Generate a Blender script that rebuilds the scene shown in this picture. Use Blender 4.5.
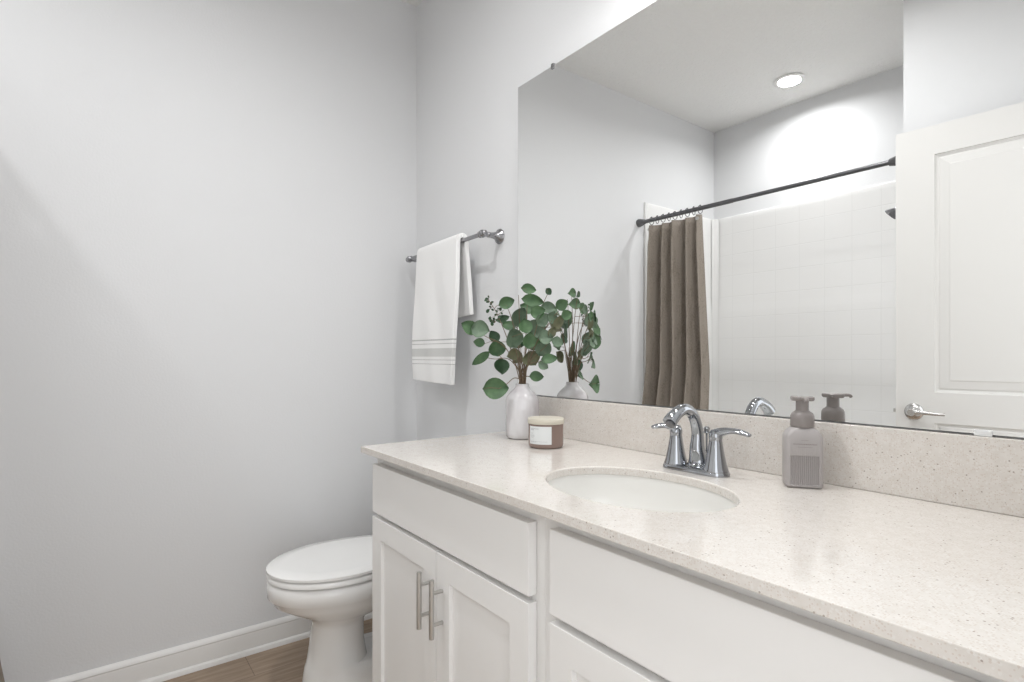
import bpy, bmesh, math, random
from mathutils import Vector, Matrix
random.seed(7)
PI = math.pi
S = bpy.context.scene
for o in list(bpy.data.objects): bpy.data.objects.remove(o)
C = S.collection

# ------------------------------------------------------------ camera
cd = bpy.data.cameras.new('camera'); cam = bpy.data.objects.new('camera', cd); C.objects.link(cam)
cd.sensor_width = 36; cd.lens = 554.54/1024*36; cd.shift_y = 14.83/1024
cd.clip_start = 0.02; cd.clip_end = 50
cam.location = (2.3005, -1.1966, 1.1349)
cam.rotation_euler = (PI/2, 0, math.radians(90-37.247))
S.camera = cam
# ------------------------------------------------------------ world, exposure
w = bpy.data.worlds.new('world'); S.world = w; w.use_nodes = True
w.node_tree.nodes['Background'].inputs[0].default_value = (0.95, 0.975, 1.0, 1)
w.node_tree.nodes['Background'].inputs[1].default_value = 1.75      # daylight of the hallway beyond the doorway
S.view_settings.view_transform = 'Standard'; S.view_settings.look = 'None'
S.view_settings.gamma = 1; S.view_settings.use_curve_mapping = False
S.view_settings.exposure = 0.38
SHOWER_W = 5.8      # recessed light over the tub
CEILING_FILL_W = 7.6      # unseen mid-room recessed light, added for brightness
WALL_FILL_W = 1.9       # each bulb of the unseen wall light, added for brightness

# ------------------------------------------------------------ room numbers (metres)
CH = 2.743                       # ceiling
XR = 2.27                        # rear wall with the doorway
YS = -2.400                      # wall behind the tub
YP = -1.578                      # front of the wall beside the tub
XT = 1.43                        # end of the tub alcove
HC = 0.878                       # counter top

# ------------------------------------------------------------ materials
def mat(name, col, rough=0.5, metal=0.0, spec=0.5, coat=0.0):
    m = bpy.data.materials.new(name); m.use_nodes = True
    b = m.node_tree.nodes['Principled BSDF']
    b.inputs['Base Color'].default_value = (*col, 1)
    b.inputs['Roughness'].default_value = rough
    b.inputs['Metallic'].default_value = metal
    b.inputs['Specular IOR Level'].default_value = spec
    b.inputs['Coat Weight'].default_value = coat
    return m
def nd(m, t, **kw):
    n = m.node_tree.nodes.new(t)
    for k, v in kw.items(): setattr(n, k, v)
    return n
def bump(m, height, strength, dist=0.001):
    b = nd(m, 'ShaderNodeBump'); b.inputs['Strength'].default_value = strength; b.inputs['Distance'].default_value = dist
    m.node_tree.links.new(height, b.inputs['Height'])
    m.node_tree.links.new(b.outputs[0], m.node_tree.nodes['Principled BSDF'].inputs['Normal'])
def noise(m, scale, detail=2, rough=0.5, coord='Object', stretch=None):
    tc = nd(m, 'ShaderNodeTexCoord'); n = nd(m, 'ShaderNodeTexNoise')
    n.inputs['Scale'].default_value = scale; n.inputs['Detail'].default_value = detail; n.inputs['Roughness'].default_value = rough
    if stretch:
        mp = nd(m, 'ShaderNodeMapping'); mp.inputs['Scale'].default_value = stretch
        m.node_tree.links.new(tc.outputs[coord], mp.inputs[0]); m.node_tree.links.new(mp.outputs[0], n.inputs['Vector'])
    else: m.node_tree.links.new(tc.outputs[coord], n.inputs['Vector'])
    return n
def ramp(m, fac, stops, interp='LINEAR'):
    r = nd(m, 'ShaderNodeValToRGB'); r.color_ramp.interpolation = interp
    e = r.color_ramp.elements
    while len(e) < len(stops): e.new(0.5)
    for el, (p, c) in zip(e, stops): el.position = p; el.color = (*c, 1)
    m.node_tree.links.new(fac, r.inputs[0]); return r
def base(m, out): m.node_tree.links.new(out, m.node_tree.nodes['Principled BSDF'].inputs['Base Color'])

M_wall = mat('wall_paint', (0.765, 0.768, 0.775), 0.75)
bump(M_wall, noise(M_wall, 140, 2).outputs[0], 0.35, 0.0012)
M_ceil = mat('ceiling_paint', (0.885, 0.878, 0.86), 0.9)
nc = noise(M_ceil, 55, 3, 0.6); rc = ramp(M_ceil, nc.outputs[0], [(0.42, (0, 0, 0)), (0.6, (1, 1, 1))])
bump(M_ceil, rc.outputs[0], 0.6, 0.003)
M_trim = mat('trim_white', (0.82, 0.81, 0.79), 0.35)
M_cab = mat('cabinet_white', (0.845, 0.835, 0.82), 0.4)
M_door = mat('door_white', (0.73, 0.72, 0.70), 0.45)
M_porc = mat('porcelain', (0.88, 0.875, 0.86), 0.08, coat=0.3)
M_sink = mat('sink_porcelain', (0.83, 0.82, 0.79), 0.15, coat=0.3)
M_tub = mat('tub_white', (0.86, 0.855, 0.84), 0.25)
M_chrome = mat('chrome', (0.40, 0.415, 0.44), 0.06, 1.0)
M_nickel = mat('brushed_nickel', (0.56, 0.55, 0.53), 0.32, 1.0)
M_satin = mat('satin_chrome', (0.62, 0.61, 0.60), 0.2, 1.0)
M_bar = mat('towel_bar_metal', (0.33, 0.33, 0.34), 0.22, 1.0)
M_rod = mat('dark_bronze', (0.15, 0.15, 0.155), 0.3, 0.7)
M_mirror = mat('mirror_silver', (0.93, 0.935, 0.93), 0.0, 1.0)
M_edge = mat('mirror_edge', (0.18, 0.2, 0.19), 0.2, 0.5)
M_clip = mat('clear_plastic', (0.75, 0.76, 0.76), 0.2)
M_lid = mat('candle_lid_wood', (0.60, 0.56, 0.47), 0.5)
M_jar = mat('candle_jar', (0.235, 0.165, 0.14), 0.22, coat=0.2)
M_label = mat('paper_label', (0.72, 0.74, 0.74), 0.6)
M_ink = mat('label_ink', (0.35, 0.36, 0.37), 0.7)
M_bottle = mat('bottle_grey', (0.40, 0.375, 0.37), 0.38)
M_pump = mat('pump_taupe', (0.25, 0.225, 0.215), 0.35)
M_vase = mat('vase_glass', (0.62, 0.60, 0.605), 0.16, coat=0.5)
nv = noise(M_vase, 14, 3, 0.55, stretch=(1, 1, 0.35)); base(M_vase, ramp(M_vase, nv.outputs[0], [(0.35, (0.50, 0.47, 0.48)), (0.65, (0.72, 0.71, 0.72))]).outputs[0])
M_stem = mat('stem_brown', (0.17, 0.12, 0.075), 0.7)
def leafmat(name, a, b):
    m = mat(name, a, 0.5); n = noise(m, 45, 3); base(m, ramp(m, n.outputs[0], [(0.3, a), (0.7, b)]).outputs[0]); return m
M_leaf = [leafmat('leaf_green', (0.045, 0.10, 0.042), (0.085, 0.165, 0.07)),
          leafmat('leaf_grey_green', (0.08, 0.13, 0.08), (0.135, 0.195, 0.125)),
          leafmat('leaf_dark', (0.018, 0.05, 0.02), (0.035, 0.085, 0.036)),
          leafmat('leaf_olive', (0.10, 0.11, 0.055), (0.15, 0.15, 0.08))]
M_shade = mat('shade_glass', (0.88, 0.88, 0.86), 0.35)
M_cass = mat('light_lens', (1, 1, 1), 0.5)
M_cass.node_tree.nodes['Principled BSDF'].inputs['Emission Color'].default_value = (1, 0.98, 0.95, 1)
M_cass.node_tree.nodes['Principled BSDF'].inputs['Emission Strength'].default_value = 3.0

# quartz: cream with tan and grey specks
def quartz():
    m = mat('speckled_quartz', (0.75, 0.7, 0.64), 0.14, coat=0.25)
    tc = nd(m, 'ShaderNodeTexCoord')
    def cells(scale, r0, r1):
        v = nd(m, 'ShaderNodeTexVoronoi'); v.inputs['Scale'].default_value = scale
        m.node_tree.links.new(tc.outputs['Object'], v.inputs['Vector'])
        s = nd(m, 'ShaderNodeSeparateColor'); m.node_tree.links.new(v.outputs['Color'], s.inputs[0])
        lt = nd(m, 'ShaderNodeMath', operation='LESS_THAN'); lt.inputs[1].default_value = r0
        m.node_tree.links.new(v.outputs['Distance'], lt.inputs[0])
        gt = nd(m, 'ShaderNodeMath', operation='GREATER_THAN'); gt.inputs[1].default_value = r1
        m.node_tree.links.new(s.outputs[0], gt.inputs[0])
        mu = nd(m, 'ShaderNodeMath', operation='MULTIPLY')
        m.node_tree.links.new(lt.outputs[0], mu.inputs[0]); m.node_tree.links.new(gt.outputs[0], mu.inputs[1]); return mu.outputs[0]
    n = noise(m, 60, 4, 0.6)
    c = ramp(m, n.outputs[0], [(0.3, (0.67, 0.63, 0.585)), (0.7, (0.73, 0.695, 0.655))]).outputs[0]
    for sc, r0, r1, col in ((230, 0.4, 0.55, (0.735, 0.705, 0.67)), (380, 0.42, 0.62, (0.63, 0.565, 0.51)), (200, 0.25, 0.90, (0.36, 0.31, 0.27))):
        mx = nd(m, 'ShaderNodeMix', data_type='RGBA'); m.node_tree.links.new(cells(sc, r0, r1), mx.inputs[0])
        m.node_tree.links.new(c, mx.inputs[6]); mx.inputs[7].default_value = (*col, 1); c = mx.outputs[2]
    base(m, c); return m
M_quartz = quartz()

# floor planks running along Y
def planks():
    m = mat('vinyl_planks', (0.3, 0.22, 0.15), 0.45)
    tc = nd(m, 'ShaderNodeTexCoord'); mp = nd(m, 'ShaderNodeMapping'); mp.inputs['Rotation'].default_value = (0, 0, PI/2)
    m.node_tree.links.new(tc.outputs['Object'], mp.inputs[0])
    b = nd(m, 'ShaderNodeTexBrick'); b.inputs['Scale'].default_value = 1; b.inputs['Brick Width'].default_value = 1.22; b.inputs['Row Height'].default_value = 0.18
    b.inputs['Mortar Size'].default_value = 0.0015; b.inputs['Color1'].default_value = (0.37, 0.28, 0.205, 1); b.inputs['Color2'].default_value = (0.43, 0.335, 0.25, 1)
    b.inputs['Mortar'].default_value = (0.22, 0.16, 0.12, 1); b.offset = 0.4
    m.node_tree.links.new(mp.outputs[0], b.inputs['Vector'])
    n = noise(m, 6, 6, 0.65, stretch=(9, 0.7, 1)); r = ramp(m, n.outputs[0], [(0.3, (0.66, 0.63, 0.60)), (0.7, (1.12, 1.12, 1.12))])
    mx = nd(m, 'ShaderNodeMix', data_type='RGBA', blend_type='MULTIPLY'); mx.inputs[0].default_value = 1
    m.node_tree.links.new(b.outputs['Color'], mx.inputs[6]); m.node_tree.links.new(r.outputs[0], mx.inputs[7]); base(m, mx.outputs[2]); return m
M_floor = planks()

# moulded tile pattern of the surround; ax = horizontal axis of the panel
def tilemat(ax):
    m = mat('moulded_tile_'+ax, (0.86, 0.85, 0.83), 0.28)
    tc = nd(m, 'ShaderNodeTexCoord'); sp = nd(m, 'ShaderNodeSeparateXYZ'); cb = nd(m, 'ShaderNodeCombineXYZ')
    m.node_tree.links.new(tc.outputs['Object'], sp.inputs[0])
    m.node_tree.links.new(sp.outputs['X' if ax == 'x' else 'Y'], cb.inputs[0]); m.node_tree.links.new(sp.outputs['Z'], cb.inputs[1])
    b = nd(m, 'ShaderNodeTexBrick'); b.offset = 0; b.inputs['Scale'].default_value = 1; b.inputs['Brick Width'].default_value = 0.1524; b.inputs['Row Height'].default_value = 0.146
    b.inputs['Mortar Size'].default_value = 0.0026; b.inputs['Mortar Smooth'].default_value = 0.6
    for k, c in (('Color1', (0.93, 0.926, 0.915)), ('Color2', (0.93, 0.926, 0.915)), ('Mortar', (0.895, 0.89, 0.88))): b.inputs[k].default_value = (*c, 1)
    m.node_tree.links.new(cb.outputs[0], b.inputs['Vector']); base(m, b.outputs['Color'])
    iv = nd(m, 'ShaderNodeMath', operation='SUBTRACT'); iv.inputs[0].default_value = 1; m.node_tree.links.new(b.outputs['Fac'], iv.inputs[1])
    bump(m, iv.outputs[0], 0.35, 0.0015); return m
M_tile_x = tilemat('x'); M_tile_y = tilemat('y')

# shower curtain cloth
def clothmat():
    m = mat('curtain_weave', (0.2, 0.17, 0.14), 0.85)
    n = noise(m, 260, 2, 0.5, stretch=(1, 1, 0.35)); n2 = noise(m, 30, 3, 0.6, stretch=(1, 1, 0.2))
    ad = nd(m, 'ShaderNodeMath', operation='ADD'); m.node_tree.links.new(n.outputs[0], ad.inputs[0]); m.node_tree.links.new(n2.outputs[0], ad.inputs[1])
    base(m, ramp(m, ad.outputs[0], [(0.0, (0.175, 0.145, 0.115)), (0.75, (0.22, 0.185, 0.15)), (1.0, (0.30, 0.26, 0.22))]).outputs[0])
    bump(m, n.outputs[0], 0.4, 0.001)
    return m
M_curtain = clothmat()

# towel: white terry with grey woven bands (heights are metres above the towel's hem)
def towelmat():
    m = mat('towel_terry', (0.90, 0.895, 0.885), 0.95)
    tc = nd(m, 'ShaderNodeTexCoord'); sp = nd(m, 'ShaderNodeSeparateXYZ'); m.node_tree.links.new(tc.outputs['Object'], sp.inputs[0])
    W = (0.91, 0.905, 0.895); G = (0.50, 0.50, 0.49); L = (0.66, 0.66, 0.645)
    z = lambda v: v/0.6
    r = ramp(m, nd_div(m, sp.outputs['Z'], 0.6), [(0, W), (z(.068), G), (z(.071), W), (z(.086), G), (z(.089), W), (z(.099), L), (z(.133), W), (z(.149), G), (z(.152), W), (z(.164), G), (z(.167), W)], 'CONSTANT')
    base(m, r.outputs[0]); n = noise(m, 420, 2); bump(m, n.outputs[0], 0.6, 0.0015)
    return m
def nd_div(m, out, d):
    n = nd(m, 'ShaderNodeMath', operation='DIVIDE'); n.inputs[1].default_value = d; m.node_tree.links.new(out, n.inputs[0]); return n.outputs[0]
M_towel = towelmat()

# ------------------------------------------------------------ mesh helpers
def bm_obj(name, bm, m, parent=None, loc=None, smooth=None, bevel=None, seg=2):
    """link a bmesh as ONE object; loc = origin, mesh given in the parent's (or world) frame"""
    bmesh.ops.remove_doubles(bm, verts=bm.verts, dist=1e-6)
    bmesh.ops.recalc_face_normals(bm, faces=bm.faces)
    if loc is not None: bmesh.ops.translate(bm, verts=bm.verts, vec=-Vector(loc))
    me = bpy.data.meshes.new(name); bm.to_mesh(me); bm.free()
    for mm in (m if isinstance(m, (list, tuple)) else [m]): me.materials.append(mm)
    o = bpy.data.objects.new(name, me); C.objects.link(o)
    if loc is not None: o.location = loc
    if parent: o.parent = parent
    if smooth:
        for p in me.polygons: p.use_smooth = True
        try: me.set_sharp_from_angle(angle=math.radians(smooth))
        except Exception: pass
    if bevel:
        b = o.modifiers.new('bevel', 'BEVEL'); b.width = bevel; b.segments = seg; b.limit_method = 'ANGLE'; b.angle_limit = math.radians(40)
    return o
def tag(o, label=None, cat=None, group=None, kind=None):
    if label: o['label'] = label
    if cat: o['category'] = cat
    if group: o['group'] = group
    if kind: o['kind'] = kind
    return o
def empty(name, loc, rz=0):
    o = bpy.data.objects.new(name, None); C.objects.link(o); o.location = loc; o.rotation_euler = (0, 0, rz); o.empty_display_size = 0.05
    return o
def box(bm, x0, x1, y0, y1, z0, z1):
    v = [bm.verts.new(p) for p in ((x0,y0,z0),(x1,y0,z0),(x1,y1,z0),(x0,y1,z0),(x0,y0,z1),(x1,y0,z1),(x1,y1,z1),(x0,y1,z1))]
    for f in ((0,3,2,1),(4,5,6,7),(0,1,5,4),(1,2,6,5),(2,3,7,6),(3,0,4,7)): bm.faces.new([v[i] for i in f])
    return v
def boxes(*bs):
    bm = bmesh.new()
    for b in bs: box(bm, *b)
    return bm
def loft(bm, rings, cap0=True, cap1=True):
    vs = [[bm.verts.new(p) for p in r] for r in rings]; n = len(rings[0])
    for a, b in zip(vs, vs[1:]):
        for i in range(n):
            j = (i+1) % n; bm.faces.new((a[i], a[j], b[j], b[i]))
    if cap0: bm.faces.new(list(reversed(vs[0])))
    if cap1: bm.faces.new(vs[-1])
    return vs
def lathe(bm, prof, cx=0, cy=0, z0=0, n=40, fn=None, cap0=True, cap1=True):
    rings = []
    for r, z in prof:
        rings.append([(cx+r*(fn(a, z) if fn else 1)*math.cos(a), cy+r*(fn(a, z) if fn else 1)*math.sin(a), z0+z) for a in [2*PI*i/n for i in range(n)]])
    return loft(bm, rings, cap0, cap1)
def smooth_path(pts, k=8):
    P = [Vector(p) for p in pts]; P = [2*P[0]-P[1]]+P+[2*P[-1]-P[-2]]; out = []
    for i in range(1, len(P)-2):
        for j in range(k):
            t = j/k; a, b, c, d = P[i-1:i+3]
            out.append(0.5*((2*b)+(c-a)*t+(2*a-5*b+4*c-d)*t*t+(3*b-a-3*c+d)*t**3))
    return out+[P[-2]]
def tube(bm, pts, rad, n=12, flat=1.0, upv=(0, 0, 1), k=0, cap=True):
    """rad: number or list at the control points; flat: scale of the section along upv"""
    pts = [Vector(p) for p in pts]
    if not isinstance(rad, (list, tuple)): rad = [rad]*len(pts)
    if not isinstance(flat, (list, tuple)): flat = [flat]*len(pts)
    if k:
        q = smooth_path(pts, k); m = len(pts)-1
        def lerp(L, s): i = min(int(s), m-1); t = s-i; return L[i]*(1-t)+L[i+1]*t
        rad = [lerp(rad, i/k) for i in range(len(q))]; flat = [lerp(flat, i/k) for i in range(len(q))]; pts = q
    rings = []; U = Vector(upv)
    for i, p in enumerate(pts):
        t = (pts[min(i+1, len(pts)-1)]-pts[max(i-1, 0)]).normalized()
        s = t.cross(U)
        if s.length < 1e-4: s = t.cross(Vector((1, 0, 0.01)))
        s.normalize(); u = s.cross(t).normalized(); U = u
        rings.append([p+s*rad[i]*math.cos(a)+u*rad[i]*flat[i]*math.sin(a) for a in [2*PI*j/n for j in range(n)]])
    return loft(bm, rings, cap, cap)
def axlathe(bm, p, d, prof, n=28):
    """lathe around direction d from point p; prof = (radius, distance)"""
    p = Vector(p); d = Vector(d).normalized(); s = d.orthogonal().normalized(); u = d.cross(s)
    return loft(bm, [[p+d*z+s*r*math.cos(a)+u*r*math.sin(a) for a in [2*PI*i/n for i in range(n)]] for r, z in prof])
def rrect(w, d, r, n=5):
    pts = []
    for cx, cy, a0 in ((w/2-r, d/2-r, 0), (-w/2+r, d/2-r, PI/2), (-w/2+r, -d/2+r, PI), (w/2-r, -d/2+r, 3*PI/2)):
        for i in range(n+1):
            a = a0+PI/2*i/n; pts.append((cx+r*math.cos(a), cy+r*math.sin(a)))
    return pts
def panel_slab(w, h, t, panels):
    """slab in the XZ plane, front at y=0 facing -Y, back at y=t; panels = (x0,x1,z0,z1,rings(inset,depth))"""
    bm = bmesh.new()
    xs = sorted({0, w, *[p[0] for p in panels], *[p[1] for p in panels]}); zs = sorted({0, h, *[p[2] for p in panels], *[p[3] for p in panels]})
    def quad(a, b, c, d): bm.faces.new([bm.verts.new(p) for p in (a, b, c, d)])
    for i in range(len(xs)-1):
        for j in range(len(zs)-1):
            x0, x1, z0, z1 = xs[i], xs[i+1], zs[j], zs[j+1]; hit = None
            for p in panels:
                if p[0] <= x0 and x1 <= p[1] and p[2] <= z0 and z1 <= p[3]: hit = p
            if not hit: quad((x0, 0, z0), (x1, 0, z0), (x1, 0, z1), (x0, 0, z1)); continue
            pr = [(0, 0)]+list(hit[4]); R = [[(x0+a, b, z0+a), (x1-a, b, z0+a), (x1-a, b, z1-a), (x0+a, b, z1-a)] for a, b in pr]
            for A, B in zip(R, R[1:]):
                for k in range(4): quad(A[k], A[(k+1) % 4], B[(k+1) % 4], B[k])
            quad(*R[-1])
    for i in range(len(xs)-1):
        a, b = xs[i], xs[i+1]
        quad((a, 0, 0), (a, t, 0), (b, t, 0), (b, 0, 0)); quad((a, 0, h), (b, 0, h), (b, t, h), (a, t, h))
    for j in range(len(zs)-1):
        a, b = zs[j], zs[j+1]
        quad((0, 0, a), (0, 0, b), (0, t, b), (0, t, a)); quad((w, 0, a), (w, t, a), (w, t, b), (w, 0, b))
    for i in range(len(xs)-1):
        for j in range(len(zs)-1):
            quad((xs[i], t, zs[j]), (xs[i], t, zs[j+1]), (xs[i+1], t, zs[j+1]), (xs[i+1], t, zs[j]))
    bmesh.ops.remove_doubles(bm, verts=bm.verts, dist=1e-5)
    return bm
def structure(name, bm, m, parent=None, **kw):
    o = bm_obj(name, bm, m, parent, **kw)
    if parent is None: o['kind'] = 'structure'
    return o

# ------------------------------------------------------------ the setting
T = 0.115
DY0, DY1, DZ = -1.495, -0.675, 2.06       # doorway in the rear wall
structure('floor', boxes((-T, 3.6, YS-T, T, -0.05, 0)), M_floor)
structure('ceiling', boxes((-T, XR+T, YS-T, T, CH, CH+0.05)), M_ceil)
structure('wall_left', boxes((-T, 0, YS-T, T, 0, CH)), M_wall)
structure('wall_right', boxes((0, XR+T, 0, T, 0, CH)), M_wall)
structure('wall_shower', boxes((0, XR+T, YS-T, YS, 0, CH)), M_wall)
structure('wall_partition', boxes((XT, XR, YS, YP, 0, CH)), M_wall)
structure('wall_rear', boxes((XR, XR+T, YS, DY0, 0, CH), (XR, XR+T, DY1, 0, 0, CH), (XR, XR+T, DY0, DY1, DZ, CH)), M_wall)
def base_profile(L, shoe=True):
    # cross-section: (out of the wall, up)
    return [(0, 0.0), (0.026, 0.0), (0.0255, 0.008), (0.022, 0.015), (0.0145, 0.019), (0.0135, 0.070), (0.012, 0.078), (0.0135, 0.082), (0.012, 0.089), (0.006, 0.096), (0, 0.0985)]
def baseboard(name, p0, p1, out):
    bm = bmesh.new(); prof = base_profile(0); p0, p1, out = Vector(p0), Vector(p1), Vector(out)
    loft(bm, [[p+out*a+Vector((0, 0, b)) for a, b in prof] for p in (p0, p1)])
    structure(name, bm, M_trim, smooth=30)
baseboard('baseboard_left', (0, -1.60, 0), (0, 0, 0), (1, 0, 0))
baseboard('baseboard_right', (0.0265, 0, 0), (0.79, 0, 0), (0, -1, 0))
baseboard('baseboard_partition', (XT, YP, 0), (XR-0.027, YP, 0), (0, 1, 0))
# door lining around the opening behind the camera
structure('trim_1', boxes((XR-0.014, XR-0.0005, DY0-0.045, DY0-0.005, 0, DZ), (XR-0.014, XR-0.0005, DY1, DY1+0.057, 0, DZ+0.057), (XR-0.014, XR-0.0005, DY0-0.045, DY1, DZ, DZ+0.057)), M_trim, bevel=0.003)
structure('trim_2', boxes((XR, XR+T, DY1-0.018, DY1-0.0005, 0, DZ-0.0005), (XR, XR+T, DY0+0.0005, DY0+0.018, 0, DZ-0.0005), (XR, XR+T, DY0+0.018, DY1-0.018, DZ-0.018, DZ-0.0005)), M_trim)

# ------------------------------------------------------------ door, opened against the wall beside the tub
DW, DH = 0.813, 2.035
ring = ((0.0015, 0.007), (0.012, 0.009), (0.018, 0.006), (0.046, 0.0035), (0.05, 0.002))
door = empty('door_1', (1.438, -1.466, 0.010), math.radians(180-3.0)); door['kind'] = 'structure'
# door local frame: slab from x=0 (free edge) towards -x is the hinge side, front (towards the mirror) is -y
bm = panel_slab(DW, DH, 0.035, [(0.13, DW-0.13, 0.98, 1.92, ring), (0.13, DW-0.13, 0.23, 0.86, ring)])
bmesh.ops.transform(bm, matrix=Matrix.Translation((-DW, 0, 0)), verts=bm.verts)
bm_obj('door_slab', bm, M_door, door)
bm = bmesh.new(); kx, kz = -0.064, 0.900
axlathe(bm, (kx, 0, kz), (0, -1, 0), [(0.033, 0), (0.0335, 0.004), (0.031, 0.008), (0.022, 0.012), (0.014, 0.015), (0.012, 0.03), (0.014, 0.034), (0.015, 0.048), (0.012, 0.052)])
h = bm_obj('door_handle', bm, M_satin, door, smooth=40); h['label'] = 'satin metal lever handle'
bm = bmesh.new(); tube(bm, [(kx, -0.044, kz), (kx-0.03, -0.046, kz+0.001), (kx-0.07, -0.047, kz-0.001), (kx-0.108, -0.044, kz-0.002)], [0.0095, 0.008, 0.0065, 0.0055], 14, 0.8, (0, -1, 0), 5)
bm_obj('lever', bm, M_satin, h, smooth=50)
bm = bmesh.new(); axlathe(bm, (kx, 0.035, kz), (0, 1, 0), [(0.033, 0), (0.033, 0.005), (0.014, 0.012), (0.012, 0.03), (0.006, 0.032)])
bm_obj('back_handle', bm, M_satin, door, smooth=40)
bm = boxes((0, 0.0015, 0.006, 0.029, kz-0.028, kz+0.028), (0.0015, 0.011, 0.011, 0.024, kz-0.007, kz+0.007))
bm_obj('latch', bm, M_nickel, door)
for z in (0.2, 1.0, 1.8):
    bm = bmesh.new(); lathe(bm, [(0.006, 0), (0.006, 0.09)], -DW-0.004, -0.004, z, 12); bm_obj('hinge', bm, M_nickel, door, smooth=40)

# ------------------------------------------------------------ vanity cabinets
YF = -0.557        # front plane of doors and drawer fronts
shaker = ((0.0005, 0.0005), (0.0015, 0.009), (0.003, 0.0095))
def pull(parent, x, z0, z1, y):
    bm = bmesh.new(); tube(bm, [(x, y-0.028, z0), (x, y-0.028, z1)], 0.006, 16, upv=(0, 1, 0))
    for z in (z0+0.030, z1-0.030): tube(bm, [(x, y+0.0005, z), (x, y-0.028, z)], 0.0045, 12)
    return bm_obj('handle', bm, M_nickel, parent, smooth=40)
def cabinet(x0, x1, label, dr, dz, ztop, zbot, zdoor):
    c = empty('vanity_cabinet', (x0, -0.05, 0)); tag(c, label, 'cabinet', None)
    X = lambda x: x-x0; Y = lambda y: y+0.05
    W = x1-x0; t = 0.018; f = -0.535
    bm = boxes((0, t, Y(f+0.02), Y(-0.005), 0.0, HC-0.0185 if x0 < 1 else .69), (W-t, W, Y(f+0.02), Y(-0.005), 0.0, .69 if x0 < 1 else HC-0.0185), (t, W-t, Y(-0.011), Y(-0.005), 0.09, HC-0.0185),
               (t, W-t, Y(f+0.02), Y(-0.011), 0.09, 0.108), (t, W-t, Y(f+0.075), Y(f+0.09), 0.0, 0.09))
    bm_obj('carcass', bm, M_cab, c)
    zs = HC-0.0185; bm = boxes((0, 0.04, Y(f), Y(f+0.0195), 0.09, zs), (W-0.04, W, Y(f), Y(f+0.0195), 0.09, zs), (0.04, W-0.04, Y(f), Y(f+0.0195), zs-0.055, zs), (0.04, W-0.04, Y(f), Y(f+0.0195), zbot-0.035, zbot+0.02), (0.04, W-0.04, Y(f), Y(f+0.0195), 0.09, 0.13))
    bm_obj('face_frame', bm, M_cab, c, bevel=0.001)
    def at(bm, x, z): bmesh.ops.translate(bm, verts=bm.verts, vec=(X(x), Y(YF), z)); return bm
    xa, xb = dr
    bm = at(panel_slab(xb-xa, ztop-zbot, 0.021, []), xa, zbot)
    bm_obj('drawer', bm, M_cab, c, bevel=0.0015)
    xm = dz
    for a, b, hx in ((xa, xm-0.0015, xm-0.030), (xm+0.0015, xb, xm+0.030)):
        bm = at(panel_slab(b-a, zdoor-0.115, 0.021, [(0.057, b-a-0.057, 0.057, zdoor-0.115-0.057, shaker)]), a, 0.115)
        d = bm_obj('door', bm, M_cab, c, bevel=0.0012)
        pull(d, X(hx), 0.497, 0.629, Y(YF))
    return c
cabinet(0.787, 1.532, 'white shaker vanity cabinet beside the toilet with two bar handles', (0.802, 1.508), 1.167, 0.828, 0.692, 0.679)
cabinet(1.5325, XR-0.003, 'white vanity cabinet at the lower right of the photo below the faucet and soap', (1.567, XR-0.035), 1.90, 0.832, 0.683, 0.668)

# ------------------------------------------------------------ countertop with an oval hole, backsplash, sink
CX0, CX1, CY0, CY1 = 0.781, XR-0.001, -0.583, -0.001
SX, SY, SA, SB = 1.572, -0.337, 0.205, 0.150
angs = sorted([2*PI*i/72 for i in range(72)]+[math.atan2(y-SY, x-SX) % (2*PI) for x in (CX0, CX1) for y in (CY0, CY1)])
def rectpt(a):
    c, s = math.cos(a), math.sin(a); t = 1e9
    if c > 1e-9: t = min(t, (CX1-SX)/c)
    if c < -1e-9: t = min(t, (CX0-SX)/c)
    if s > 1e-9: t = min(t, (CY1-SY)/s)
    if s < -1e-9: t = min(t, (CY0-SY)/s)
    return SX+c*t, SY+s*t
def ell(a, k=0): 
    # ellipse point in direction a, grown by k
    A, B = SA+k, SB+k; r = 1/math.sqrt((math.cos(a)/A)**2+(math.sin(a)/B)**2); return SX+r*math.cos(a), SY+r*math.sin(a)
bm = bmesh.new(); th = 0.018
prof = [('e', 0.002, HC), ('r', 0, HC), ('r', 0, HC-th), ('e', 0, HC-th), ('e', 0, HC-0.002)]
rings = [[(*(ell(a, k) if kind == 'e' else rectpt(a)), z) for a in angs] for kind, k, z in prof]
vs = [[bm.verts.new(p) for p in r] for r in rings]
for q in range(5):
    A, B = vs[q], vs[(q+1) % 5]
    for i in range(len(angs)): j = (i+1) % len(angs); bm.faces.new((A[i], A[j], B[j], B[i]))
tag(bm_obj('countertop', bm, M_quartz, bevel=0.0018), 'cream speckled stone countertop running over both white vanity cabinets', 'countertop')
tag(bm_obj('backsplash', boxes((0.786, XR-0.001, -0.020, -0.001, HC+0.0002, 1.0008)), M_quartz, bevel=0.0015), 'low speckled stone backsplash strip under the big mirror', 'backsplash')
sink = empty('sink', (SX, SY, HC-th-0.15)); tag(sink, 'white oval undermount sink set into the speckled countertop', 'sink')
def sring(k, z): return [((SA+k)*math.cos(a), (SB+k)*math.sin(a), z) for a in [2*PI*i/64 for i in range(64)]]
def fr(s, z): return [((SA+0.004)*s*math.cos(a), (SB+0.004)*s*math.sin(a), z) for a in [2*PI*i/64 for i in range(64)]]
zt = 0.1495
bm = bmesh.new(); loft(bm, [fr(.12, -0.012), fr(.5, -0.01), fr(.8, 0.02), fr(.98, 0.08), sring(0.012, zt-0.012), sring(0.025, zt-0.006), sring(0.025, zt), sring(0.003, zt), sring(0.001, zt-0.012), fr(.985, 0.125), fr(.95, 0.085), fr(.86, 0.045), fr(.7, 0.018), fr(.45, 0.004), fr(.2, 0.0), fr(.12, 0.0)])
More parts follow.
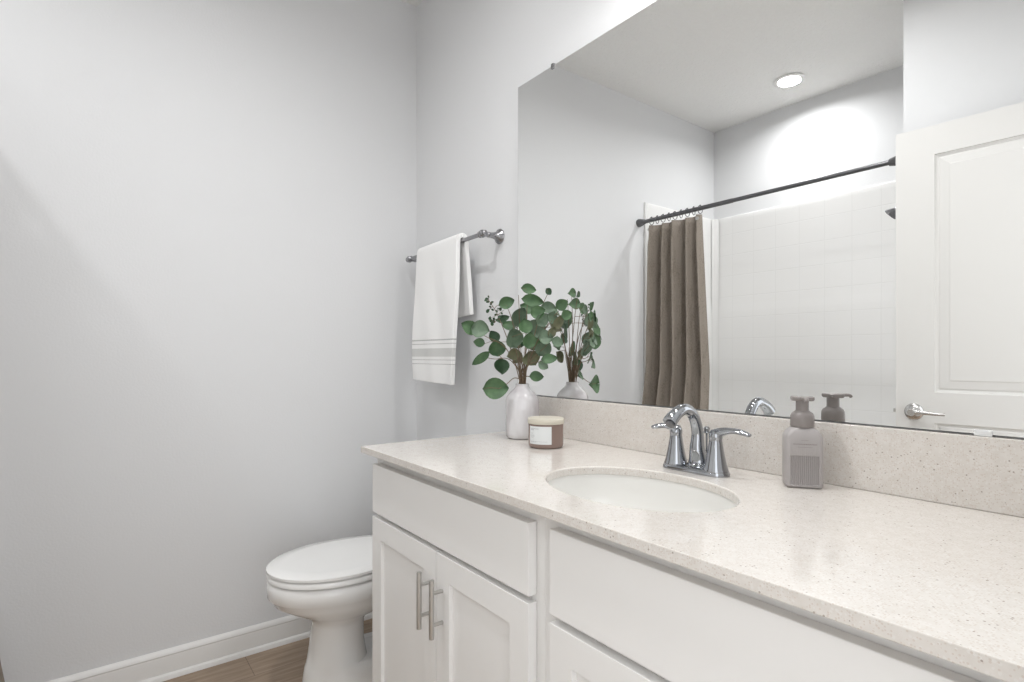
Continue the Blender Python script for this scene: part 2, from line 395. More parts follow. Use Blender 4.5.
bm_obj('basin', bm, M_sink, sink, smooth=60)
bm = bmesh.new(); lathe(bm, [(0.020, 0.0), (0.028, 0.002), (0.030, 0.004), (0.027, 0.006), (0.022, 0.0045), (0.021, 0.007), (0.012, 0.009), (0.002, 0.0095)], 0, 0, 0.0005, 32)
bm_obj('drain', bm, M_chrome, sink, smooth=40)

# ------------------------------------------------------------ faucet
FX, FY = 1.564, -0.124
fa = empty('faucet', (FX, FY, HC+0.0005)); tag(fa, 'chrome two-handle arched faucet behind the oval sink', 'faucet')
bm = bmesh.new()
def oval(w, d, z): return [(x, y, z) for x, y in rrect(w, d, d*0.495, 8)]
loft(bm, [oval(.160, .056, 0), oval(.161, .057, .004), oval(.156, .052, .009), oval(.140, .040, .012)])
bm_obj('base_plate', bm, M_chrome, fa, smooth=40)
bm = bmesh.new()
tube(bm, [(0, .010, .004), (0, .014, .020), (0, .0078, .050), (0, .009, .082), (0, .000, .112), (0, -.017, .132), (0, -.040, .1400), (0, -.062, .1345), (0, -.081, .1235), (0, -.092, .1140)],
     [.026, .0225, .0165, .0132, .0122, .0120, .0125, .0132, .0145, .0155], 24, [1.05, 1, 1, 1, 1, 1, 1, 1, 1, 1], (0, 1, 0), 5)
bm_obj('spout', bm, M_chrome, fa, smooth=60)
bm = bmesh.new(); tube(bm, [(0, -.0885, .1120), (0, -.0915, .1085)], [.0115, .0110], 16, upv=(0, 1, 0)); bm_obj('aerator', bm, M_rod, fa, smooth=40)
bm = bmesh.new(); tube(bm, [(0, .044, .010), (0, .044, .080)], 0.0025, 10, upv=(0, 1, 0)); lathe(bm, [(.003, 0), (.0075, .004), (.006, .009), (.008, .014), (.003, .018)], 0, .044, .078, 16)
bm_obj('lift_rod', bm, M_chrome, fa, smooth=50)
for s, tip, up_ in ((-1, (-0.088, -0.038, .0905), .004), (1, (0.124, 0.006, .0915), .006)):
    bm = bmesh.new()
    lathe(bm, [(.0265, 0), (.0275, .003), (.0255, .008), (.0225, .018), (.0180, .040), (.0148, .060), (.0133, .070), (.0142, .074), (.0142, .080), (.0125, .086), (.007, .090), (.001, .091)], s*0.0508, 0, .006, 32)
    hb = bm_obj('handle_body', bm, M_chrome, fa, smooth=45)
    a = Vector((s*0.0508, 0, .087)); b = Vector(tip); d = b-a
    bm = bmesh.new(); tube(bm, [a-d.normalized()*.006, a+d*.2+Vector((0, 0, .006)), a+d*.5+Vector((0, 0, up_+.003)), a+d*.8+Vector((0, 0, up_)), b+Vector((0, 0, .001)), b+d*.05], [.0105, .0110, .0105, .0115, .0095, .002], 18, [1, .85, .6, .5, .42, .3], (0, 0, 1), 6)
    bm_obj('lever', bm, M_chrome, hb, smooth=60)

# ------------------------------------------------------------ mirror and its clips
bm = boxes((0.775, XR-0.012, -0.0100, -0.0008, 1.0042, 2.0697)); mi = bm_obj('wall_mirror', bm, [M_mirror, M_edge]); tag(mi, 'large frameless mirror on the wall above the backsplash', 'mirror')
for p in mi.data.polygons: p.material_index = 0 if p.normal.y < -0.9 else 1
for x, z, up_, lb in ((0.957, 2.0697, 1, 'small metal clip on the top edge of the mirror'), (2.04, 1.0042, -1, 'small clear plastic clip at the bottom edge of the mirror by the right side')):
    if up_ > 0:
        bm = boxes((x-.006, x+.006, -.0135, -.0103, z-.010, z+.002), (x-.006, x+.006, -.0135, -.0005, z+.0005, z+.007)); m_ = M_bar
    else:
        bm = boxes((x-.012, x+.012, -.0140, -.0103, z-.002, z+.007), (x-.012, x+.012, -.0140, -.0005, z-.0032, z-.0008)); m_ = M_clip
    tag(bm_obj('mirror_clip', bm, m_, bevel=0.001), lb, 'clip')

# ------------------------------------------------------------ vase and eucalyptus
VX, VY = 0.935, -0.118
bm = bmesh.new()
fac = lambda a, z: 1+0.035*(abs(math.cos(4*a+z*9))-0.5)*min(1, max(0, (0.168-z)/0.03))
lathe(bm, [(.034, 0), (.045, .001), (.050, .006), (.052, .020), (.0525, .05), (.053, .09), (.0525, .118), (.049, .130), (.040, .141), (.030, .150), (.0235, .157), (.021, .163), (.0215, .168), (.019, .169), (.0165, .165), (.0165, .14), (.030, .12), (.030, .012), (.002, .010)], VX, VY, HC+0.0003, 64, fac)
tag(bm_obj('vase', bm, M_vase, loc=(VX, VY, HC+0.0003), smooth=50), 'pale glazed bottle vase holding eucalyptus on the counter corner', 'vase')

CAMP = Vector((2.3005, -1.1966, 1.1349)); FW = Vector((-.79602, .60526, 0)); RT = Vector((.60526, .79602, 0)); UP = Vector((0, 0, 1))
NECK = Vector((VX, VY, HC+0.165))
# leaves: (sideways, up, towards the back, length, width, tip angle, kind) measured in metres from the vase's neck
LV = []
def L(x, y, l, wd, ang, kind, dk):
    s = 1.752/554.5/4.545
    LV.append(((x-372)*s, (520-y)*s, dk, l*s*1.12, wd*s*1.22, ang, kind))
for a in ((400,87,66,40,-8,0,.0),(487,103,32,26,-50,2,-.03),(300,150,70,46,20,0,-.02),(418,140,98,46,-8,0,-.01),(485,177,64,44,-5,1,-.05),
          (140,265,74,52,150,0,-.06),(190,275,74,66,-10,1,-.07),(182,331,46,36,170,0,-.05),(355,208,88,74,60,1,.03),(325,310,80,92,100,1,-.05),
          (445,262,76,78,40,1,.02),(500,226,54,46,-40,1,-.06),(188,398,92,34,217,0,-.04),(256,350,72,66,100,0,.02),(274,437,66,68,-80,2,.0),
          (254,530,104,78,0,0,-.06),(460,350,72,70,60,1,-.05),(488,402,66,38,5,0,-.08),(434,481,58,42,-3,0,-.03),(415,402,62,72,-60,3,-.01),
          (285,218,56,30,20,2,.03),(540,165,54,44,30,0,-.08),(525,240,64,40,60,3,-.07),(497,285,46,34,60,3,-.07),(352,330,40,50,90,2,.05),
          (400,250,60,60,120,3,.06),(345,395,60,50,-120,3,.05),(395,170,66,56,150,0,.06),(440,200,60,50,20,0,-.08),(310,250,60,46,160,0,.06),
          (560,210,46,38,20,0,-.12),(470,310,60,56,0,1,-.10),(395,320,66,60,80,0,-.10),(240,300,56,48,120,2,.05),(430,330,70,60,-20,0,.05),
          (455,230,60,50,50,1,-.14),(520,330,50,40,-20,1,-.14),(380,260,60,56,100,0,-.13),(330,380,56,46,200,3,-.02),(460,430,44,34,-30,1,-.12)): L(*a)
rv = random.Random(11)
LV = [(a[0], a[1], max(a[2], -.075), *a[3:]) for a in LV]
ends = [(400,95,.0),(300,160,-.02),(150,270,-.06),(190,390,-.04),(270,530,-.06),(485,110,-.03),(540,180,-.08),(470,350,-.06),(355,110,.02),(440,210,.04),(350,250,.05),(480,400,-.08),(430,480,-.03),(222,140,-.03),(500,235,-.13),(320,300,-.05)]
s_ = 1.752/554.5/4.545
ends = [(a, b, max(c, -.07)) for a, b, c in ends]
def P3(x, y, dk): return NECK+RT*((x-372)*s_)+UP*((520-y)*s_)+FW*dk
def safe(p, lim=-0.012):
    p = p.copy(); p.y = min(p.y, lim); return p
stems = []; bms = bmesh.new(); nk = NECK-UP*0.09
for i, (x, y, dk) in enumerate(ends):
    e = safe(P3(x, y, dk)); th_ = 2*PI*i/len(ends); r0 = 0.006+0.006*(i % 2)
    o1 = Vector((math.cos(th_)*r0, math.sin(th_)*r0, 0)); a = nk+o1*1.2; b = NECK+o1*1.0
    m1 = b+(e-b)*0.35+UP*(0.25*(abs((e-b).x)+abs((e-b).y))); m2 = b+(e-b)*0.72+UP*(0.10*(e-b).length)
    pts = smooth_path([a, b, m1, m2, e], 6); stems.append(pts); tube(bms, pts, [0.0019-0.0011*j/len(pts) for j in range(len(pts))], 7)
for i in range(16):   # bare twigs bundled above the neck
    th_ = rv.uniform(0, 2*PI); r0 = rv.uniform(0.002, 0.012); d = Vector((math.cos(th_), math.sin(th_), 0))
    tube(bms, [nk+d*r0, NECK+d*r0, NECK+d*(r0+.004)+UP*rv.uniform(.03, .05), NECK+d*(r0+rv.uniform(.008, .02))+UP*rv.uniform(.08, .13)], [.002, .002, .0015, .0006], 6)
allpts = [p for st in stems for p in st[8:]]
bml = bmesh.new()
def leaf(bm, base_, tip, nrm, width, mi_, curl=0.12):
    d = tip-base_; ln = d.length; d.normalize(); sd = d.cross(nrm).normalized(); nn = sd.cross(d).normalized(); N = 9; rows = []
    for i in range(N):
        t = i/(N-1); hw = width/2*(math.sin(PI*t**0.85)**0.72 if 0 < t < 1 else 0.02)
        c = base_+d*ln*t-nn*curl*ln*(t-0.4)**2
        rows.append([c+sd*hw*q+nn*(0.16*width*q*q) for q in (-1, -.5, 0, .5, 1)])
    v = [[bm.verts.new(p) for p in r] for r in rows]
    for a, b in zip(v, v[1:]):
        for k in range(4):
            f = bm.faces.new((a[k], a[k+1], b[k+1], b[k])); f.material_index = mi_
for lx, ly, dk, ln, wd, ang, kind in LV:
    c = NECK+RT*lx+UP*ly+FW*dk; a = math.radians(ang); d = (RT*math.cos(a)+UP*math.sin(a)+FW*rv.uniform(-.35, .35)).normalized()
    nrm = (-FW*.5+Vector((.75, 0, 0))+RT*rv.uniform(-.5, .6)+UP*rv.uniform(-.1, .5)).normalized()
    b0 = c-d*ln/2; t0 = c+d*ln/2
    mxy = max(b0.y, t0.y, c.y+wd*.35)
    if mxy > -0.010: sh = Vector((0, mxy+0.010, 0)); b0 -= sh; t0 -= sh
    leaf(bml, b0, t0, nrm, wd, kind)
    lower = [p for p in allpts if p.z < b0.z+0.01] or allpts
    q = min(lower, key=lambda p: (p-b0).length); tube(bms, [q, (q+b0)/2+UP*.003, b0+(t0-b0)*.06], [.0009, .0008, .0006], 5)
# small dark buds at the upper left
bmb = bmesh.new()
for x, y in ((212,135),(222,128),(216,148),(232,158),(228,170),(218,190),(240,185),(232,232),(245,236),(238,248),(258,192),(265,180),(270,215),(262,232),(280,200),(228,222),(252,205),(246,225),(275,180),(290,235),(300,225),(236,150),(210,143),(285,190)):
    c = safe(P3(x, y, -.03+rv.uniform(-.012, .012))); r = rv.uniform(.0024, .0044)
    d = Vector((rv.uniform(-1, 1), rv.uniform(-1, 1), rv.uniform(0, 1))).normalized(); leaf(bmb, c-d*r*1.6, c+d*r*2.2, (-FW+UP*.3).normalized(), r*2.6, 0, 0.3)
    q = min(stems[13][6:], key=lambda p: (p-c).length); tube(bms, [q, c], .0006, 5)
bunch = empty('eucalyptus_bunch', NECK); tag(bunch, 'bunch of green eucalyptus branches standing in the pale vase', 'plant')
for nm, b_, m_ in (('stem', bms, M_stem), ('foliage', bml, M_leaf), ('bud_cluster', bmb, M_leaf[2])):
    bmesh.ops.translate(b_, verts=b_.verts, vec=-NECK)
    o = bm_obj(nm, b_, m_, bunch, smooth=60)

# ------------------------------------------------------------ candle
cn = empty('candle_jar', (1.111, -0.172, HC+0.0003), 0); tag(cn, 'brown glass candle jar with beige lid and white label beside the vase', 'candle')
bm = bmesh.new(); lathe(bm, [(.040, 0), (.046, .001), (.0485, .005), (.0495, .010), (.0495, .066), (.048, .0665), (.0455, .066), (.045, .02), (.0, .018)], n=56); bm_obj('jar', bm, M_jar, cn, smooth=50)
bm = bmesh.new(); lathe(bm, [(.046, .0668), (.0505, .0668), (.0512, .068), (.0512, .080), (.0500, .0818), (.001, .0822)], n=56); bm_obj('lid', bm, M_lid, cn, smooth=35)
def arc_patch(bm, a0, a1, z0, z1, r, t=0.0003, n=20):
    rings = [[(R*math.cos(a0+(a1-a0)*i/n), R*math.sin(a0+(a1-a0)*i/n), z) for R, z in ((r, z0), (r, z1), (r+t, z1), (r+t, z0))] for i in range(n+1)]
    loft(bm, rings)
A0 = math.radians(-62.4)
bm = bmesh.new(); arc_patch(bm, A0-math.radians(40), A0+math.radians(40), .013, .062, .0496); lb = bm_obj('paper_label', bm, M_label, cn, smooth=40)
bm = bmesh.new()
for z, a, b in ((.0545, -34, -2), (.0515, -34, -20), (.042, -34, -24), (.037, -34, -16), (.034, -34, -18), (.031, -34, -22), (.020, -34, 26), (.018, -34, -10)):
    x = a
    while x < b:
        wd = rv.uniform(1.5, 4.5); arc_patch(bm, A0+math.radians(x), A0+math.radians(min(b, x+wd)), z, z+(.0016 if z > .05 else .0009), .0499, .0002, 2); x += wd+1.3
bm_obj('print', bm, M_ink, lb)

# ------------------------------------------------------------ soap pump bottle
sp = empty('soap_bottle', (1.776, -0.078, HC+0.0003), math.radians(36)); sp.scale = (1.01, 1.05, 1.035); tag(sp, 'grey ribbed foaming soap pump bottle on the counter right of the faucet', 'soap bottle')
bm = bmesh.new(); BW, BD = .066, .046
def bring(w, d, r, z, rib=0):
    P = []
    for (x, y) in rrect(w, d, r, 6): P.append((x, y, z))
    # subdivide the front and back flats for the ribs
    out = []
    n = len(P)
    for i in range(n):
        a, b = P[i], P[(i+1) % n]; out.append(a)
        if abs(a[1]-b[1]) < 1e-6 and abs(a[0]-b[0]) > .012:
            for k in range(1, 60):
                t = k/60; out.append((a[0]+(b[0]-a[0])*t, a[1]-math.copysign(rib*(0.5-0.5*math.cos(2*PI*t*15)), a[1]), z))
    return out
loft(bm, [bring(BW-.008, BD-.008, .007, 0), bring(BW-.001, BD-.001, .0078, .003), bring(BW, BD, .0078, .006), bring(BW, BD, .0078, .0075, .0022), bring(BW, BD, .0078, .060, .0022), bring(BW, BD, .0078, .0615), bring(BW, BD, .0078, .094),
          bring(BW-.003, BD-.001, .0078, .099), bring(BW-.012, BD-.003, .009, .106), bring(BW-.022, BD-.008, .009, .110), bring(.040, .036, .009, .112), bring(.036, .034, .009, .1125)])
bd = bm_obj('bottle', bm, M_bottle, sp, smooth=38)
bm = bmesh.new(); x = -.020
while x < .020:
    wd = rv.uniform(.0009, .0016); box(bm, x, x+wd, -BD/2-.0003, -BD/2+.0002, .0815, .0835); x += wd+.0006
for z, a in ((.0765, .012), (.0895, .006)):
    x = -a
    while x < a: box(bm, x, x+.0008, -BD/2-.0003, -BD/2+.0002, z, z+.0009); x += .0014
bm_obj('print', bm, M_pump, bd)
bm = bmesh.new(); lathe(bm, [(.0205, .1127), (.0213, .114), (.0213, .128), (.0208, .134), (.0185, .139), (.0135, .1425), (.0122, .144)], n=40); bm_obj('collar', bm, M_pump, sp, smooth=40)
pm = empty('tmp', (0, 0, 0)); bpy.data.objects.remove(pm)
bm = bmesh.new(); lathe(bm, [(.0116, .1435), (.0116, .163)], n=32)
HD = .168
loft(bm, [[(x, y, z) for x, y in rrect(w_, d_, .007, 5)] for w_, d_, z in ((.036, .026, .1625), (.039, .029, .1640), (.040, .030, .1660), (.040, .030, .1695), (.038, .028, .1705))])
tube(bm, [(0, -.010, .167), (0, -.024, .1675), (0, -.034, .1670), (0, -.037, .163)], [.006, .0052, .0045, .004], 14, 0.7, (0, 0, 1), 4)
bm_obj('pump_head', bm, M_pump, sp, smooth=40)

# ------------------------------------------------------------ towel bar and towel
tb = empty('towel_bar', (0.370, -0.0005, 1.566)); tb.rotation_euler = (0, -0.022, 0); tag(tb, 'grey metal towel bar on the wall between corner and mirror', 'towel bar')
bm = bmesh.new(); tube(bm, [(-.285, -.078, 0), (.285, -.078, 0)], .0078, 18); bm_obj('bar', bm, M_bar, tb, smooth=40)
for s in (-1, 1):
    bm = bmesh.new(); axlathe(bm, (s*.285, 0, 0), (0, -1, 0), [(.027, 0), (.028, .003), (.026, .007), (.019, .011), (.015, .018), (.0115, .030), (.0095, .045), (.0105, .054), (.0085, .058)])
    axlathe(bm, (s*.285, -.078, 0), (s, 0, 0), [(.006, -.019), (.012, -.017), (.0125, -.013), (.0100, -.010), (.0135, -.005), (.0145, 0), (.0135, .006), (.009, .011), (.0115, .014), (.010, .019), (.003, .022)])
    axlathe(bm, (s*.285, -.055, 0), (0, -1, 0), [(.0085, 0), (.009, .012)])
    bm_obj('post', bm, M_bar, tb, smooth=40)
ZH = 1.031; bx0, bx1 = .205, .522
NX, rows = 40, []
bm = bmesh.new()
path = [(-.040, 1.285), (-.043, 1.33), (-.048, 1.40), (-.055, 1.47), (-.0605, 1.52), (-.0625, 1.548), (-.0660, 1.5655), (-.072, 1.5725), (-.080, 1.5745), (-.088, 1.5715), (-.094, 1.564), (-.097, 1.548), (-.099, 1.52), (-.101, 1.47), (-.103, 1.42), (-.105, 1.36), (-.107, 1.30), (-.109, 1.24), (-.110, 1.18), (-.110, 1.12), (-.109, 1.07), (-.108, ZH)]
P = smooth_path([(0, a, b) for a, b in path], 4)
def tpt(i, p, off):
    u = i/NX; front = p.y < -.078
    dr = max(0, 1.55-p.z)
    xa = bx0-(.012*dr/.52 if front else -.012*dr/.27); xb = bx1-(.028*dr/.52)**1 if front else bx1+.004
    if front: xb = bx1+.010*math.sin(min(1, dr/.52)*PI)-.028*(dr/.52)**2
    x = xa+(xb-xa)*u
    wv = .0035*math.sin(u*5.2+p.z*6)*min(1, dr*4)+.0025*math.sin(u*13+1.2+p.z*11)*min(1, dr*5)
    y = p.y-(abs(wv)*.0+wv if front else -wv*.3)
    z = p.z
    if front and dr > .3: z -= .012*(u-.5)*(dr-.3)/.2
    if not front: z += (-.020*(1-u)+.006)*min(1, dr/.25)
    z += (.012+.022*(x-.37))*max(0, 1-dr/.30)
    return Vector((x, y, z))
for p in P: rows.append([tpt(i, p, 0) for i in range(NX+1)])
v = [[bm.verts.new(q) for q in r] for r in rows]
for a, b in zip(v, v[1:]):
    for i in range(NX): bm.faces.new((a[i], a[i+1], b[i+1], b[i]))
bmesh.ops.recalc_face_normals(bm, faces=bm.faces)
tw = bm_obj('hand_towel', bm, M_towel, loc=(.335, -.08, ZH), smooth=80)
tag(tw, 'white folded towel with grey striped hem hanging over the towel bar', 'towel')
so = tw.modifiers.new('thick', 'SOLIDIFY'); so.thickness = .017; so.offset = 0
bv = tw.modifiers.new('soft', 'BEVEL'); bv.width = .006; bv.segments = 3; bv.limit_method = 'ANGLE'; bv.angle_limit = math.radians(50)

# ------------------------------------------------------------ toilet
TX = 0.402
to = empty('toilet', (TX, 0, 0)); tag(to, 'white toilet with closed lid between the left wall and the vanity', 'toilet')
def egg(yf, yb, hw, z, y0=None, n=56, pw=2.0, pb=2.6):
    if y0 is None: y0 = yb+(yf-yb)*0.48
    P = []
    for i in range(n):
        a = 2*PI*i/n; c, s = math.cos(a), math.sin(a)
        p_ = pw if s < 0 else pb
        x = hw*math.copysign(abs(c)**(2/p_), c); y = y0+(abs(yf-y0) if s < 0 else abs(yb-y0))*math.copysign(abs(s)**(2/p_), s)
        P.append((x, y, z))
    return P
bm = bmesh.new()
loft(bm, [egg(-.632, -.16, .112, 0, -.45), egg(-.634, -.16, .114, .012, -.45), egg(-.628, -.16, .108, .06, -.45), egg(-.622, -.18, .103, .088, -.46), egg(-.616, -.42, .092, .098, -.52), egg(-.606, -.43, .086, .16, -.52), egg(-.598, -.43, .086, .225, -.52),
          egg(-.602, -.42, .094, .245, -.52), egg(-.635, -.37, .125, .270, -.50), egg(-.688, -.26, .158, .300, -.49), egg(-.722, -.17, .172, .322, -.49), egg(-.733, -.10, .177, .342, -.49), egg(-.741, -.08, .183, .348, -.49), egg(-.742, -.08, .183, .393, -.49), egg(-.737, -.08, .178, .399, -.49)])
# narrow trapway column at the back
loft(bm, [egg(-.35, -.10, .055, .05, -.22), egg(-.35, -.10, .055, .34, -.22)])
bm_obj('bowl', bm, M_porc, to, smooth=60)
bm = bmesh.new(); e = dict(y0=-.46)
loft(bm, [egg(-.734, -.215, .178, .4035, -.51, pb=2.2), egg(-.741, -.212, .185, .406, -.51, pb=2.2), egg(-.742, -.21, .186, .419, -.51, pb=2.2), egg(-.738, -.212, .182, .4235, -.51, pb=2.2)]); bm_obj('seat', bm, M_porc, to, smooth=60)
bm = bmesh.new()
loft(bm, [egg(-.735, -.215, .179, .4265, -.51, pb=2.0), egg(-.743, -.212, .187, .4285, -.51, pb=2.0), egg(-.743, -.21, .187, .4365, -.51, pb=2.0), egg(-.735, -.216, .180, .4405, -.51, pb=2.0), egg(-.69, -.24, .145, .4430, -.50, pb=2.0), egg(-.58, -.36, .06, .444, -.48, pb=2.0)]); bm_obj('lid', bm, M_porc, to, smooth=60)
for s in (-1, 1):
    bm = bmesh.new(); loft(bm, [[(s*.075+x, -.202+y, z) for x, y in rrect(.03, .04, .01)] for z in (.399, .436)]); bm_obj('hinge', bm, M_porc, to, smooth=50)
bm = bmesh.new(); loft(bm, [[(x, -.103+y, z) for x, y in rrect(w_, d_, .03)] for w_, d_, z in ((.36, .15, .399), (.40, .165, .42), (.43, .175, .60), (.44, .178, .700))]); tk = bm_obj('tank', bm, M_porc, to, smooth=50)
bm = bmesh.new(); loft(bm, [[(x, -.103+y, z) for x, y in rrect(w_, d_, .03)] for w_, d_, z in ((.45, .186, .701), (.456, .19, .706), (.456, .19, .722), (.445, .18, .728))]); bm_obj('tank_lid', bm, M_porc, to, smooth=50)
bm = bmesh.new(); axlathe(bm, (-.16, -.190, .66), (0, -1, 0), [(.012, 0), (.012, .008)]); tube(bm, [(-.16, -.203, .66), (-.12, -.206, .658), (-.09, -.206, .655)], [.006, .005, .006], 10); bm_obj('flush_lever', bm, M_chrome, to, smooth=50)

# ------------------------------------------------------------ bathtub and tiled surround
g = 0.0008
tbx = empty('bathtub', (XT/2, (YS+YP-.04)/2, 0)); tag(tbx, 'white bathtub in the alcove behind the shower curtain', 'bathtub')
cx, cy = XT/2, (YS-.04+YP)/2; bw, bdp = XT-2*g, (YP-.04)-YS-2*g; ox, oy = 0, (YS+YP-.04)/2-((YS+YP-.04)/2)
bm = bmesh.new()
def tr(w_, d_, r, z): return [(x, y, z) for x, y in rrect(w_, d_, r, 6)]
loft(bm, [tr(bw, bdp, .01, 0), tr(bw, bdp, .01, .37), tr(bw-.01, bdp-.01, .012, .38), tr(bw-.16, bdp-.14, .14, .38), tr(bw-.18, bdp-.16, .14, .365), tr(bw-.28, bdp-.24, .13, .12), tr(bw-.42, bdp-.36, .10, .09)])
bm_obj('tub_shell', bm, M_tub, tbx, smooth=45)
su = empty('shower_surround', (0, YS, .3805)); tag(su, 'white moulded tile-pattern shower surround above the bathtub', 'shower surround')
ZS0, ZS1 = 0.0, 2.110-.3805; zl = 1.47-.3805
def back_prof(x0, x1):   # out-of-wall profile with a step
    return [(0, ZS0), (.013, ZS0), (.013, zl-.035), (.012, zl-.02), (.0095, zl+.015), (.0085, zl+.03), (.0085, ZS1-.040), (.011, ZS1-.034), (.011, ZS1-.004), (.008, ZS1), (0, ZS1)]
bm = bmesh.new(); loft(bm, [[(x, g+a, b) for a, b in back_prof(0, 0)] for x in (.0008, XT-.0008)]); bm_obj('back_panel', bm, M_tile_x, su, smooth=25)
Yf = (YP-.048)-YS
for side in (0, 1):
    bm = bmesh.new(); sg = 1 if side == 0 else -1; xw = g if side == 0 else XT-g
    loft(bm, [[(xw+sg*a, y, b) for a, b in back_prof(0, 0)] for y in (.0135+g, Yf-.03)])
    bm_obj('side_panel', bm, M_tile_y, su, smooth=25)
    bm = bmesh.new(); loft(bm, [[(xw+sg*a, y, z) for a, y in ((0, Yf-.0295), (.011, Yf-.0295), (.012, Yf-.02), (.010, Yf-.003), (.006, Yf), (0, Yf))] for z in (ZS0, ZS1)])
    bm_obj('flange', bm, M_tub, su, smooth=40)
    bm = bmesh.new(); bm2 = [(.004, .004), (.040, .004), (.024, .009), (.009, .024), (.004, .040)]
    loft(bm, [[((xw+sg*.010)+sg*a, .010+b, z) for a, b in bm2] for z in (.02, ZS1-.001)]); bm_obj('corner_strip', bm, M_tub, su, smooth=60)

# shower head on the end wall
sh = empty('shower_fixture', (XT-.0145, -1.98, 1.905)); tag(sh, 'dark shower head poking out beside the open door edge in the mirror', 'shower head')
bm = bmesh.new(); tube(bm, [(.001, 0, 0), (-.05, 0, .012), (-.10, 0, -.008), (-.135, 0, -.045)], .009, 14, k=6); axlathe(bm, (.0, 0, 0), (-1, 0, 0), [(.030, .0012), (.030, .005), (.014, .012)]); bm_obj('shower_arm', bm, M_rod, sh, smooth=50)
bm = bmesh.new(); axlathe(bm, (-.130, 0, -.040), (-.75, 0, -.66), [(.012, 0), (.014, .010), (.017, .020), (.032, .042), (.034, .048), (.030, .052), (.002, .052)]); bm_obj('spray_head', bm, M_rod, sh, smooth=40)

# ------------------------------------------------------------ curtain rod, rings, curtain
RZ, RY = 1.971, -1.575
ro = empty('curtain_rod', (XT/2, RY, RZ)); tag(ro, 'dark metal shower curtain rod spanning the tub alcove', 'curtain rod')
hx = XT/2
bm = bmesh.new(); axlathe(bm, (-hx+.02, 0, 0), (1, 0, 0), [(.0125, 0), (.0125, .62), (.0110, .63), (.0105, XT-.04)], 20); bm_obj('tube', bm, M_rod, ro, smooth=30)
for s in (-1, 1):
    bm = bmesh.new(); axlathe(bm, (s*(hx-.0008), 0, 0), (-s, 0, 0), [(.0245, 0), (.0255, .006), (.0235, .018), (.0200, .030), (.0165, .045), (.0150, .050)], 28); bm_obj('end_cap', bm, M_rod, ro, smooth=40)
NR = 9
cx0, cx1 = .090, .462
ringx = [cx0+.012+(cx1-cx0-.03)*i/(NR-1) for i in range(NR)]
proto = None
for i, x in enumerate(ringx):
    if proto is None:
        bm = bmesh.new(); pts = [(0, math.cos(a)*.0185, math.sin(a)*.023-.0065) for a in [2*PI*k/24 for k in range(25)]]
        tube(bm, pts, .0022, 8, upv=(1, 0, 0)); lathe(bm, [(.0, -.005), (.0045, -.003), (.005, 0), (.0045, .003), (.0, .005)], 0, 0, .0165, 12)
        proto = bm_obj('curtain_ring', bm, M_rod, smooth=60); o = proto
    else: o = proto.copy(); C.objects.link(o)
    o.location = (x, RY, RZ); o.rotation_euler = (0, 0, math.radians((-1)**i*9)); tag(o, 'dark metal ring holding the shower curtain on its rod', 'curtain ring', 'rings on the shower curtain rod')
ct = empty('shower_curtain', (.25, RY, .06)); tag(ct, 'brown-grey woven shower curtain gathered at the wall end of the rod', 'curtain')
bm = bmesh.new(); NU, NZ = 150, 44; ZT = 1.938; rows = []
def cpt(u, z):
    t = (ZT-z)/(ZT-.06)                         # 0 at the top, 1 at the hem
    xa = cx0-.022*min(1, t*1.6); xb = cx1+.075*min(1, t*1.2)
    ph = u*NR/2*2*PI
    amp = .031+.024*t
    fold = math.sin(ph)+.35*math.sin(ph*.5+1.3+2*t)+.25*t*math.sin(ph*.37+.6)
    x = xa+(xb-xa)*u+.010*math.cos(ph)*(.4+t)
    out = .150*max(0, 1-z/1.05)
    return Vector((x-.25, fold*amp*(.8 if z > 1.85 else 1)+out, z-.06-(.006*abs(math.sin(ph/2+.8)) if t < .02 else 0)))
for j in range(NZ+1):
    z = ZT-(ZT-.06)*j/NZ; rows.append([bm.verts.new(cpt(i/NU, z)) for i in range(NU+1)])
for a, b in zip(rows, rows[1:]):
    for i in range(NU): bm.faces.new((a[i], a[i+1], b[i+1], b[i]))
co = bm_obj('cloth', bm, M_curtain, ct, smooth=80); so = co.modifiers.new('thick', 'SOLIDIFY'); so.thickness = .0016; so.offset = 0
for u in (0.02, 0.955):
    p = cpt(u, ZT-.022); bm = bmesh.new(); axlathe(bm, p+Vector((0, -.003, 0)), (0, 1, 0), [(.004, 0), (.010, 0), (.011, .003), (.010, .006), (.004, .006)], 20); bm_obj('grommet', bm, M_nickel, ct, smooth=50)

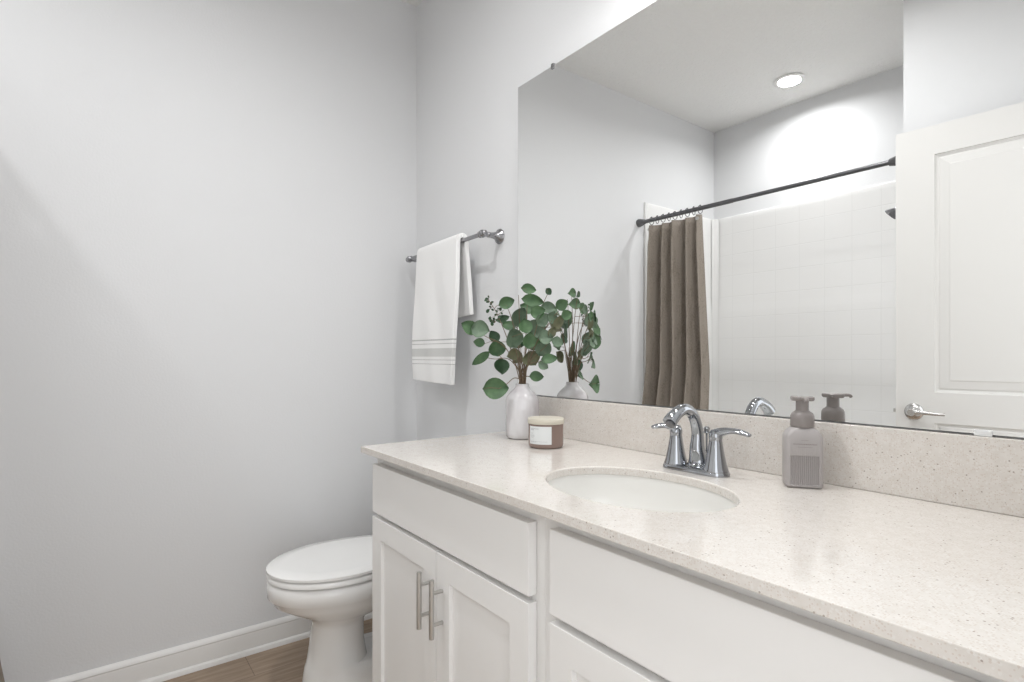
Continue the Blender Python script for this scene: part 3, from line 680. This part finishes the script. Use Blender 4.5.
# ------------------------------------------------------------ recessed ceiling lights: one over the tub, an unseen one added mid-room
def lamp(name, loc, energy, size, col, parent, spread, rx=0):
    ld = bpy.data.lights.new(name, 'AREA'); ld.energy = energy; ld.color = col; ld.shape = 'DISK'; ld.size = size; ld.spread = math.radians(spread)
    o = bpy.data.objects.new(name, ld); C.objects.link(o); o.location = loc; o.rotation_euler = (rx, 0, 0); o.parent = parent; return o
def recessed(x, y, watts, label, spread=162):
    rl = empty('recessed_light', (x, y, CH)); tag(rl, label, 'ceiling light')
    bm = bmesh.new(); lathe(bm, [(.062, -.0012), (.084, -.0008), (.087, -.004), (.080, -.008), (.066, -.007), (.060, -.003)], n=48, cap0=False, cap1=False)
    bm_obj('trim_ring', bm, M_trim, rl, smooth=50)
    bm = bmesh.new(); lathe(bm, [(.0005, -.0012), (.061, -.0012), (.060, -.0035), (.0005, -.0040)], n=40); bm_obj('lens', bm, M_cass, rl, smooth=40)
    lamp('lamp_light', (0, 0, -.010), watts, .12, (.985, .992, 1), rl, spread)
recessed(.705, -2.068, SHOWER_W, 'round white recessed ceiling light above the shower', 160)
recessed(1.16, -0.96, CEILING_FILL_W, 'unseen round recessed ceiling light added to brighten the middle of the room', 164)  # unseen fixture, added to lift the brightness of the whole room
# unseen three-shade wall light, added above the mirror to brighten the room
vl = empty('added_wall_light', (1.68, -.001, 2.45)); tag(vl, 'unseen three-shade metal wall light added above the mirror to brighten the room', 'wall light')
bm = boxes((-.30, .30, -.025, 0, -.04, .04)); bm_obj('backplate', bm, M_nickel, vl, bevel=.006)
for x in (-.23, 0, .23):
    bm = bmesh.new(); tube(bm, [(x, -.025, 0), (x, -.12, .015), (x, -.175, -.010), (x, -.18, -.03)], .008, 12, k=4); bm_obj('arm', bm, M_nickel, vl, smooth=50)
    bm = bmesh.new(); lathe(bm, [(.022, -.02), (.045, -.05), (.055, -.08), (.060, -.11), (.058, -.11), (.053, -.08), (.043, -.052), (.020, -.024)], x, -.18, 0, 28, cap0=False, cap1=False); bm_obj('shade', bm, M_shade, vl, smooth=50)
    lamp('wall_fill_light', (x, -.185, -.112), WALL_FILL_W, .10, (1, .995, .99), vl, 170, math.radians(-22))
